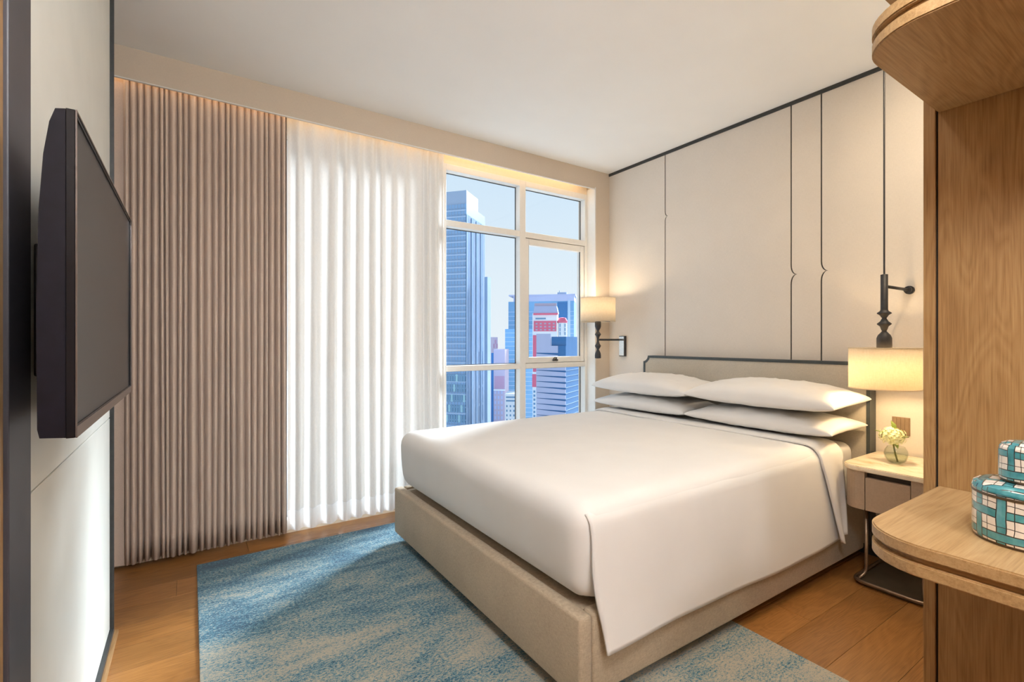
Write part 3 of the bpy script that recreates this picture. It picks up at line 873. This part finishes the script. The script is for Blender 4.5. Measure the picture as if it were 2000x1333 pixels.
for k in range(3):
    a = k*2*PI/3; add_tube(bm, [(LX2, LY2, 1.485), (LX2+(SR-.004)*math.cos(a), LY2+(SR-.004)*math.sin(a), 1.481)], .002, 6)
link_mesh('shade_carrier', bm, 'blackmetal', wlamp)
bm = bmesh.new(); bmesh.ops.create_uvsphere(bm, u_segments=16, v_segments=10, radius=.03); bmesh.ops.translate(bm, verts=bm.verts, vec=(LX2, LY2, 1.60)); add_lathe(bm, [(.014, 1.484), (.014, 1.58)], LX2, LY2, 12)
link_mesh('bulb', bm, 'bulb', wlamp, smooth=True)
lamp_light('wall_lamp_bulb_light', (LX2, LY2, 1.645), 5, (1, .80, .56), wlamp)

# switch plate
sw = empty('switch_plate', (XW, 1.092, .75)); tag(sw, 'square bronze switch plate with four rockers above nightstand', 'switch')
link_mesh('plate', boxm(XW-.007, XW-.0005, 1.048, 1.134, .752, .856, bev=.0015, seg=1), 'switch', sw)
for k in range(4):
    y0 = 1.052+k*.0197
    link_mesh('rocker', boxm(XW-.0105, XW-.0072, y0+.0008, y0+.0185, .757, .851, bev=.001, seg=1), 'switch', sw)

# vase with hydrangea
VX, VY = 3.17, 1.025
vs = empty('glass_vase', (VX, VY, NT)); tag(vs, 'small round clear glass bowl vase on the nightstand', 'vase')
vp = [(.001, NT+.001), (.026, NT+.001), (.038, NT+.010), (.050, NT+.030), (.054, NT+.050), (.050, NT+.070), (.041, NT+.086), (.039, NT+.090)]
bm = lathe(vp, VX, VY, 32, False)
g = link_mesh('bowl', bm, 'vaseglass', vs, smooth=True); m = g.modifiers.new('thick', 'SOLIDIFY'); m.thickness = .0025; m.offset = -1
link_mesh('water', lathe([(.024, NT+.006), (.036, NT+.014), (.046, NT+.031), (.0495, NT+.048), (.001, NT+.0485)], VX, VY, 28), 'water', vs, smooth=True)
fl_ = empty('hydrangea', (VX, VY, NT+.01)); tag(fl_, 'pale green-white hydrangea bloom in the glass vase', 'flower')
bm = tube([(VX-.018, VY-.012, NT+.012), (VX-.006, VY+.002, NT+.05), (VX+.0, VY+.012, NT+.10), (VX, VY+.012, NT+.135)], .0045, 8)
link_mesh('stem', bm, 'stem', fl_, smooth=True)
bm = bmesh.new(); rnd = random.Random(4)
BC = Vector((VX, VY+.015, NT+.142))
for k in range(110):
    z = 1-2*(k+.5)/110; a = k*2.39996
    if z < -.72: continue
    rr = math.sqrt(1-z*z); d = Vector((rr*math.cos(a), rr*math.sin(a), z*.82))
    cpos = BC + d*rnd.uniform(.046, .062); nrm = d.normalized()
    s = nrm.orthogonal().normalized(); t = nrm.cross(s); ang = rnd.uniform(0, PI)
    for p in range(4):
        b = ang+p*PI/2; e1 = s*math.cos(b)+t*math.sin(b); e2 = nrm.cross(e1); L = rnd.uniform(.010, .014)
        v = [bm.verts.new(cpos), bm.verts.new(cpos+e1*L*.55+e2*L*.5+nrm*.003), bm.verts.new(cpos+e1*L+nrm*.001), bm.verts.new(cpos+e1*L*.55-e2*L*.5+nrm*.003)]
        bm.faces.new(v)
link_mesh('bloom', bm, 'petal', fl_)
bm = bmesh.new(); bmesh.ops.create_icosphere(bm, subdivisions=2, radius=.040); bmesh.ops.translate(bm, verts=bm.verts, vec=BC)
link_mesh('bloom_core', bm, 'petal', fl_, smooth=True)
def leaf(base, tip, w, parent):
    b, t = Vector(base), Vector(tip); d = (t-b); L = d.length; d.normalize(); s = d.cross(Vector((0, 0, 1))).normalized(); u = s.cross(d)
    bm = bmesh.new(); cen = []; lf = []; rt = []
    for k in range(7):
        f = k/6; ww = w*math.sin(PI*min(.97, f*.93+.05))**.9; c0 = b+d*L*f+u*.012*math.sin(PI*f)
        cen.append(bm.verts.new(c0)); lf.append(bm.verts.new(c0+s*ww+u*.004)); rt.append(bm.verts.new(c0-s*ww+u*.004))
    for k in range(6):
        bm.faces.new((cen[k], cen[k+1], lf[k+1], lf[k])); bm.faces.new((cen[k], rt[k], rt[k+1], cen[k+1]))
    return link_mesh('leaf', bm, 'leaf', parent, smooth=True)
leaf((VX, VY+.03, NT+.12), (VX-.02, VY+.092, NT+.165), .022, fl_)
leaf((VX, VY, NT+.11), (VX-.02, VY-.062, NT+.150), .018, fl_)
leaf((VX+.02, VY+.02, NT+.16), (VX+.03, VY+.035, NT+.222), .014, fl_)
leaf((VX-.01, VY+.01, NT+.10), (VX-.04, VY-.02, NT+.085), .012, fl_)

# ------------------------------------------------------------------ television
TX = -.190; TY0, TY1, TZ0, TZ1 = 1.196, 2.190, 1.120, 1.730
tv = empty('television', (-.24, 1.69, TZ0)); tag(tv, 'flat black television mounted on the grey panelled wall', 'television')
# body: thicker at the bottom, curving to the front at the top
pr = [(TX-.002, TZ0+.001), (TX-.037, TZ0+.004), (TX-.040, TZ0+.02), (TX-.041, TZ0+.25), (TX-.038, TZ0+.42), (TX-.032, TZ0+.52), (TX-.024, TZ0+.58), (TX-.016, TZ1-.004), (TX-.002, TZ1-.001)]
bm = bmesh.new()
A = [bm.verts.new((x, TY0+.002, z)) for x, z in pr]; B = [bm.verts.new((x, TY1-.002, z)) for x, z in pr]
bm.faces.new(A); bm.faces.new(list(reversed(B)))
for i in range(len(pr)): bm.faces.new((A[i], B[i], B[(i+1) % len(pr)], A[(i+1) % len(pr)]))
bmesh.ops.recalc_face_normals(bm, faces=bm.faces)
link_mesh('housing', bm, 'tvback', tv)
bm = bmesh.new(); bw = .006
for bb in ((TY0, TY0+bw, TZ0, TZ1), (TY1-bw, TY1, TZ0, TZ1), (TY0+bw, TY1-bw, TZ1-bw, TZ1), (TY0+bw, TY1-bw, TZ0, TZ0+.022)):
    add_box(bm, TX-.0015, TX+.012, bb[0], bb[1], bb[2], bb[3], bev=.001, seg=1)
link_mesh('bezel', bm, 'tvblack', tv)
link_mesh('bezel_edge', boxm(TX+.0121, TX+.0145, TY0, TY1, TZ0, TZ0+.021), 'tvbezel', tv)
bm = bmesh.new()
for bb in ((TY0, TY0+.003, TZ0+.021, TZ1), (TY1-.003, TY1, TZ0+.021, TZ1), (TY0+.003, TY1-.003, TZ1-.003, TZ1)):
    add_box(bm, TX+.0121, TX+.0145, bb[0], bb[1], bb[2], bb[3])
link_mesh('bezel_edge', bm, 'tvbezel', tv)
link_mesh('screen', boxm(TX-.001, TX+.008, TY0+bw, TY1-bw, TZ0+.022, TZ1-bw), 'tvscreen', tv)
link_mesh('wall_bracket', boxm(XT+.001, TX-.0415, 1.50, 1.95, 1.22, 1.52, bev=.004), 'blackmetal', tv)

# ------------------------------------------------------------------ oak shelf unit
UX1 = 1.83; UYE = .494; UZS = .875; UXF = 1.255
un = empty('oak_shelf_unit', (1.6, -.2, 0)); tag(un, 'tall oak shelf unit with round-cornered double shelves', 'shelf unit')
link_mesh('back_panel', boxm(UX1, UX1+.02, -1.30, UYE-.004, 0, 2.15), 'oak', un)
link_mesh('end_panel', boxm(UX1-.006, UX1+.044, UYE+.0015, UYE+.029, 0, 2.95, bev=.001, seg=1), 'oak', un)
link_mesh('shadow_gap', boxm(UX1+.006, UX1+.02, UYE-.0038, UYE+.0012, 0, 2.94), 'plinth', un)
def shelf_outline(d):
    return rrect(UXF+d, UX1-.0005, -1.30, UYE-d-.004, .135-d*.5, 12, (0, 0, 0, 1))
for z1 in (UZS, 1.970+.066):
    link_mesh('shelf', slab(shelf_outline(0), z1-.027, z1, .003), 'oak_x', un)
    link_mesh('shelf_core', slab(shelf_outline(.012), z1-.0385, z1-.0275), 'oak_edge', un)
    link_mesh('shelf', slab(shelf_outline(0), z1-.066, z1-.039, .003), 'oak_x', un)
link_mesh('top_box', boxm(UXF, UX1+.02, -1.30, UYE-.004, 2.1505, ZC-.001, bev=.002, seg=1), 'oak_x', un)
st = link_mesh('shelf_led', boxm(UX1-.05, UX1-.03, -1.2, .44, 2.0365, 2.042), 'led', un)
area('shelf_led_glow', (UX1-.06, -.35, 2.046), (PI, math.radians(25), 0), .02, 1.4, 1.2, (1, .74, .45), un)

# porcelain boxes
JX, JY = 1.475, .245
def rounded_cyl(cx, cy, z0, z1, r, b=.012):
    p = [(.001, z0), (r-.004, z0), (r-.001, z0+.003), (r, z0+.02)]
    p += [(r, z1-b)] + [(r-b+b*math.cos(a), z1-b+b*math.sin(a)) for a in (PI/8, PI/4, 3*PI/8)] + [(r-b, z1), (.001, z1)]
    return p
j1 = empty('porcelain_box', (JX, JY, UZS)); tag(j1, 'large round porcelain box painted with teal woven ribbons on oak shelf', 'box')
link_mesh('foot_ring', lathe([(.001, UZS+.0005), (.085, UZS+.0005), (.087, UZS+.006), (.001, UZS+.006)], JX, JY, 48), 'jarrim', j1, smooth=False)
link_mesh('body', lathe([(.001, UZS+.0062), (.0875, UZS+.0062), (.089, UZS+.012), (.089, UZS+.098), (.001, UZS+.098)], JX, JY, 64), 'basket', j1, smooth=False)
link_mesh('rim', lathe([(.001, UZS+.0982), (.0900, UZS+.0982), (.0905, UZS+.100), (.0900, UZS+.1035), (.001, UZS+.1035)], JX, JY, 64), 'jarrim', j1)
link_mesh('lid', lathe([(.001, UZS+.1037), (.0895, UZS+.1037), (.0895, UZS+.110), (.087, UZS+.117), (.080, UZS+.122), (.06, UZS+.125), (.001, UZS+.1265)], JX, JY, 64), 'basket', j1, smooth=False)
J2 = UZS+.1268
j2 = empty('porcelain_box', (JX, JY, J2)); tag(j2, 'small round porcelain box standing on the larger teal woven box', 'box')
link_mesh('foot_ring', lathe([(.001, J2+.0003), (.044, J2+.0003), (.046, J2+.005), (.001, J2+.005)], JX, JY, 40), 'jarrim', j2)
link_mesh('body', lathe([(.001, J2+.0052), (.046, J2+.0052), (.0475, J2+.010), (.0475, J2+.062), (.046, J2+.072), (.042, J2+.079), (.034, J2+.083), (.001, J2+.085)], JX, JY, 56), 'basket_small', j2, smooth=False)

# ------------------------------------------------------------------ the city outside
def ang(u): return YAW + math.atan((u-1000)/944.4)
def ray(u): a = ang(u); return Vector((math.sin(a), math.cos(a)))
def zat(v, D, u): return CAMH+(666.5-v)/944.4*D*math.cos(ang(u)-YAW)
def facade(name, c, rough=.25, spec=.5, metal=0):
    return plain(name, c, rough, metal, .05, .05, spec)
M['f_blue'] = facade('hazed_blue_curtain_wall', (.26, .44, .68)); M['f_pale'] = facade('hazed_pale_curtain_wall', (.36, .46, .62))  # distance haze is put into these pale blue facade colours
M['f_line'] = facade('hazed_spandrel', (.42, .56, .75)); M['f_dkline'] = facade('dark_mullion', (0.25, 0.36, 0.53))
M['f_navy'] = facade('navy_glass', (.05, .17, .38), .4, .2); M['f_lav'] = facade('lavender_concrete', (.45, .48, .66), .8)
M['f_pink'] = facade('pink_render', (.52, .42, .50), .8); M['f_red'] = facade('red_cladding', (0.83, 0.17, 0.25), .8)
M['f_white'] = facade('white_render', (0.90, 0.90, 0.90), .8); M['f_mid'] = facade('mid_blue_glass', (.17, .36, .58))
M['f_glass'] = facade('tower_glass_window', (0.17, 0.33, 0.50)); M['f_teal'] = facade('teal_glass_window', (0.36, 0.61, 0.70))
M['f_dusty'] = facade('dusty_rose_cladding', (.50, .29, .38), .8)
M['f_ground'] = facade('city_ground', (0.36, 0.39, 0.40), .9)
ZG = -95.0
class Tower:
    def __init__(s, name, label, uL, uC, uR, vtop, D, phi, group=None, zb=ZG, depth=None):
        s.D, s.uC = D, uC
        r = ray(uC); l = Vector((-r.y, r.x)); ph = math.radians(phi)
        s.C = r*D; eL = l*math.cos(ph)+r*math.sin(ph); eR = -l*math.sin(ph)+r*math.cos(ph)
        def solve(e, u):
            t = ray(u); n = Vector((-t.y, t.x)); return -(s.C.dot(n))/(e.dot(n))
        s.wL = solve(eL, uL); s.wR = depth if depth else solve(eR, uR)
        s.top = zat(vtop, D, uC); s.zb = zb
        s.root = bpy.data.objects.new(name, None); COL.objects.link(s.root)
        s.root.location = (s.C.x, s.C.y, zb); s.root.rotation_euler = (0, 0, math.atan2(-eL.y, -eL.x)); s.root['_w'] = (0, 0, 0)
        tag(s.root, label, 'building', group)
        s.px = D/944.4
    def xu(s, u):
        """local x on the front face for picture column u"""
        ex = Vector((math.cos(s.root.rotation_euler.z), math.sin(s.root.rotation_euler.z)))
        t = ray(u); n = Vector((-t.y, t.x)); return -(s.C.dot(n))/(ex.dot(n))
    def z(s, v): return zat(v, s.D, s.uC)-s.zb
    def part(s, name, mat, x0, x1, y0, y1, z0, z1):
        o = link_mesh(name, boxm(x0, x1, y0, y1, z0, z1), mat, s.root); return o
    def body(s, mat, name='shell'): return s.part(name, mat, -s.wL, 0, 0, s.wR, 0, s.top-s.zb)
    def repeat(s, name, mat, x0, x1, y0, y1, z0, z1, dx=0, dy=0, dz=0, n=1):
        first = s.part(name, mat, x0, x1, y0, y1, z0, z1)
        for k in range(1, n):
            o = first.copy(); COL.objects.link(o); o.parent = s.root; o.location = first.location + Vector((dx*k, dy*k, dz*k))
G_ = 'towers seen through the window'
T = Tower('office_tower', 'tallest blue glass tower with a stepped crown', 858, 911, 947, 398, 330, 22, G_)
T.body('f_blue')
H = T.top-T.zb
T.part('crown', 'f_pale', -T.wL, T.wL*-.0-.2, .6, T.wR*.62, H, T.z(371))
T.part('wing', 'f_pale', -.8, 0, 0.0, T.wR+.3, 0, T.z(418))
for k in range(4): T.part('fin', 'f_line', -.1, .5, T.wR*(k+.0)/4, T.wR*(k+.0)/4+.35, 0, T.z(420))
z0 = T.z(835)
n = int((H-z0)/(12.4*T.px))
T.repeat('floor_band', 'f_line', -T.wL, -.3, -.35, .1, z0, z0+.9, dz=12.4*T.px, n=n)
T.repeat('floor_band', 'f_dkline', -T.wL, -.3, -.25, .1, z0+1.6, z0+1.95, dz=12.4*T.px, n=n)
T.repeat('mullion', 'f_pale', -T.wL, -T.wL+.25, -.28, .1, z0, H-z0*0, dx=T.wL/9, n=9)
for i in range(8):
    for j in range(5):
        T.part('window_pane', 'f_glass' if (i*7+j*3) % 5 else 'f_teal', -T.wL*.75+i*T.wL*.09, -T.wL*.75+i*T.wL*.09+1.6, -.4, .1, T.z(826-j*20), T.z(826-j*20-14))
for k in range(5):
    for j in range(4): T.part('dark_mullion', 'f_dkline', 0, .25, T.wR*(k+.35)/5, T.wR*(k+.35)/5+.5, T.z(835-j*38), T.z(835-j*38-32))
T2 = Tower('office_tower', 'lower pale blue wing against the tallest tower', 946.5, 952, 958.5, 541, 345, 25, G_)
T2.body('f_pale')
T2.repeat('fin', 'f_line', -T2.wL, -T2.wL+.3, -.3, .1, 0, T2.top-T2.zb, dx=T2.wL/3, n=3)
B = Tower('narrow_building', 'narrow dark red building with a lettered top between blue towers', 958.5, 962, 972, 659, 445, 60, G_)
B.body('f_pink'); 
for k in range(3): B.part('window_pane', 'f_dusty', -B.wL*.0-0, .3, B.wR*(.15+.28*k), B.wR*(.15+.28*k)+1.6, B.z(680-8*(k % 2)), B.z(672-8*(k % 2)))
B = Tower('apartment_block', 'dusty pink apartment block with rows of small windows', 964, 986, 989, 683, 400, 8, G_, depth=25)
B.body('f_pink')
B.part('upper_panel', 'f_dusty', B.xu(966), B.xu(985), -.12, .1, B.z(760), B.z(735))
for i in range(3):
    for j in range(7): B.part('window_pane', 'f_lav', B.xu(966)+i*2.7, B.xu(966)+i*2.7+1.3, -.25, .1, B.z(770+j*10), B.z(764+j*10))
B.part('string_course', 'f_white', -B.wL, .2, -.3, .1, B.z(763.5), B.z(761.5))
B.part('shadow_joint', 'f_navy', -B.wL-2.0, -B.wL-.1, .2, 10, 0, B.z(690))
B = Tower('low_block', 'small white building with dark strip windows', 986.5, 1009, 1012, 770, 300, 5, G_, depth=18)
B.body('f_white')
B.repeat('strip_window', 'f_glass', -B.wL*.92, -.6, -.15, .1, B.z(778), B.z(775), dz=-7*B.px*1.0, n=2)
for i in range(3):
    for j in range(4): B.part('window_pane', 'f_glass', -B.wL*.9+i*2.2, -B.wL*.9+i*2.2+.8, -.15, .1, B.z(796+j*9), B.z(792+j*9))
B = Tower('glass_tower', 'wide blue glass tower with pale floor lines and flat roof', 993, 1121, 1124, 588, 480, 3, G_, depth=40)
B.body('f_mid')
B.part('parapet', 'f_lav', B.xu(1003), .3, -.4, 30, B.z(588), B.z(577))
B.part('roof_slab', 'f_lav', B.xu(994), 1.5, -1.2, 32, B.z(577), B.z(574.5))
B.part('plant_room', 'f_pale', B.xu(1088), B.xu(1106), 4, 20, B.z(574.5), B.z(570))
B.part('mast', 'f_glass', B.xu(1091), B.xu(1092), 6, 7, B.z(574.5), B.z(566))
B.repeat('floor_band', 'f_line', -B.wL, 0, -.3, .1, B.z(832), B.z(831), dz=8.5*B.px, n=27)
B.part('fin', 'f_line', B.xu(1109), B.xu(1114), -1.0, .2, 0, B.z(586))
B.part('fin', 'f_navy', B.xu(1089), B.xu(1108), -.5, .2, 0, B.z(590))
B = Tower('glass_block', 'lower stepped block in front of the wide glass tower', 986.5, 1046, 1048, 643, 440, 3, G_, depth=25)
B.body('f_mid')
B.repeat('floor_band', 'f_line', -B.wL, 0, -.3, .1, B.z(832), B.z(831), dz=8.6*B.px, n=22)
# red and white building
B = Tower('red_white_building', 'red and white building with a grey sloped roof sign', 1040, 1088, 1089.5, 612, 360, 3, G_, depth=20)
B.body('f_white')
B.part('red_band', 'f_red', B.xu(1042.5), B.xu(1086.5), -.3, .1, B.z(647.5), B.z(627))
B.part('red_band', 'f_red', B.xu(1041), B.xu(1049), -.35, .1, B.z(700), B.z(655))
B.part('red_band', 'f_red', B.xu(1039.5), B.xu(1049), -.35, .1, B.z(757), B.z(732))
B.part('red_band', 'f_red', B.xu(1041), B.xu(1049), -.35, .1, B.z(727), B.z(705))
for i in range(5):
    for j in range(3): B.part('window_pane', 'f_pink', B.xu(1046+i*8.4), B.xu(1050+i*8.4), -.4, .1, B.z(646-j*6), B.z(643-j*6))
B.part('dark_window', 'f_glass', B.xu(1046), B.xu(1066), -.3, .1, B.z(624), B.z(621))
for j in range(9): B.part('window_pane', 'f_glass', B.xu(1042), B.xu(1045.5), -.3, .1, B.z(832-j*8), B.z(828-j*8))
xa, xb = B.xu(1042), B.xu(1090); xc0, xc1 = B.xu(1044), B.xu(1087)
bm = prism([(xa, B.z(611.9)), (xb, B.z(611.9)), (xc1, B.z(598)), (xc0, B.z(598))], 1, -1.2, 14)
link_mesh('sloped_roof', bm, 'f_lav', B.root)
B.part('roof_red_edge', 'f_red', xa, xb, -1.5, .2, B.z(615.5), B.z(611.9))
B.part('sign_board', 'f_pink', xc0, xc1, -.6, .2, B.z(598), B.z(592.5))
# cylinder stair tower with red cone
cxl = B.xu(1098); cr = 9.5*B.px
bm = lathe([(cr, 0), (cr, B.z(631))], cxl, 3.0, 20); link_mesh('stair_tower', bm, 'f_white', B.root)
bm = lathe([(cr*1.04, B.z(631)), (cr*1.04, B.z(627)), (cr*.72, B.z(621)), (.1, B.z(620))], cxl, 3.0, 20); link_mesh('tower_roof', bm, 'f_red', B.root)
for i in range(2):
    for j in range(3): B.part('window_pane', 'f_glass', B.xu(1093+i*10), B.xu(1094.5+i*10), -.9, -.0, B.z(655-j*8), B.z(649-j*8))
# lavender and navy office
B = Tower('banded_office', 'lavender office block with dark tapering bands and navy glass end', 1048, 1105, 1133, 676, 250, 20, G_)
B.body('f_navy')
B.part('blank_wall', 'f_lav', B.xu(1048), B.xu(1076), -.3, .5, B.z(690), B.z(652))
B.part('upper_glass', 'f_navy', B.xu(1076.5), .0, .5, B.wR*.9, B.top-B.zb, B.z(658))
B.part('spandrel', 'f_lav', B.xu(1076), B.xu(1090), -.3, .5, B.z(690), B.z(676))
pitch = 11.2
for k in range(13):
    vb = 702+pitch*k
    x0, x1 = B.xu(1048), (B.xu(1090) if k == 0 else 0.0)
    pts = [(x0, B.z(vb)), (x1, B.z(vb)), (x1, B.z(vb-pitch*.68)), (x0, B.z(vb-pitch*.93))]
    link_mesh('spandrel', prism(pts, 1, -.45, .3), 'f_lav', B.root)
    B.part('floor_line', 'f_line', 0, .15, 0, B.wR, B.z(vb)-.06, B.z(vb)+.06)
cg = link_mesh('city_ground', boxm(-900, 1500, 60, 1700, ZG-1, ZG), 'f_ground'); tag(cg, 'city ground far below the window', 'ground', kind='structure')

# tidy helper keys
for o in bpy.data.objects:
    if '_w' in o.keys(): del o['_w']
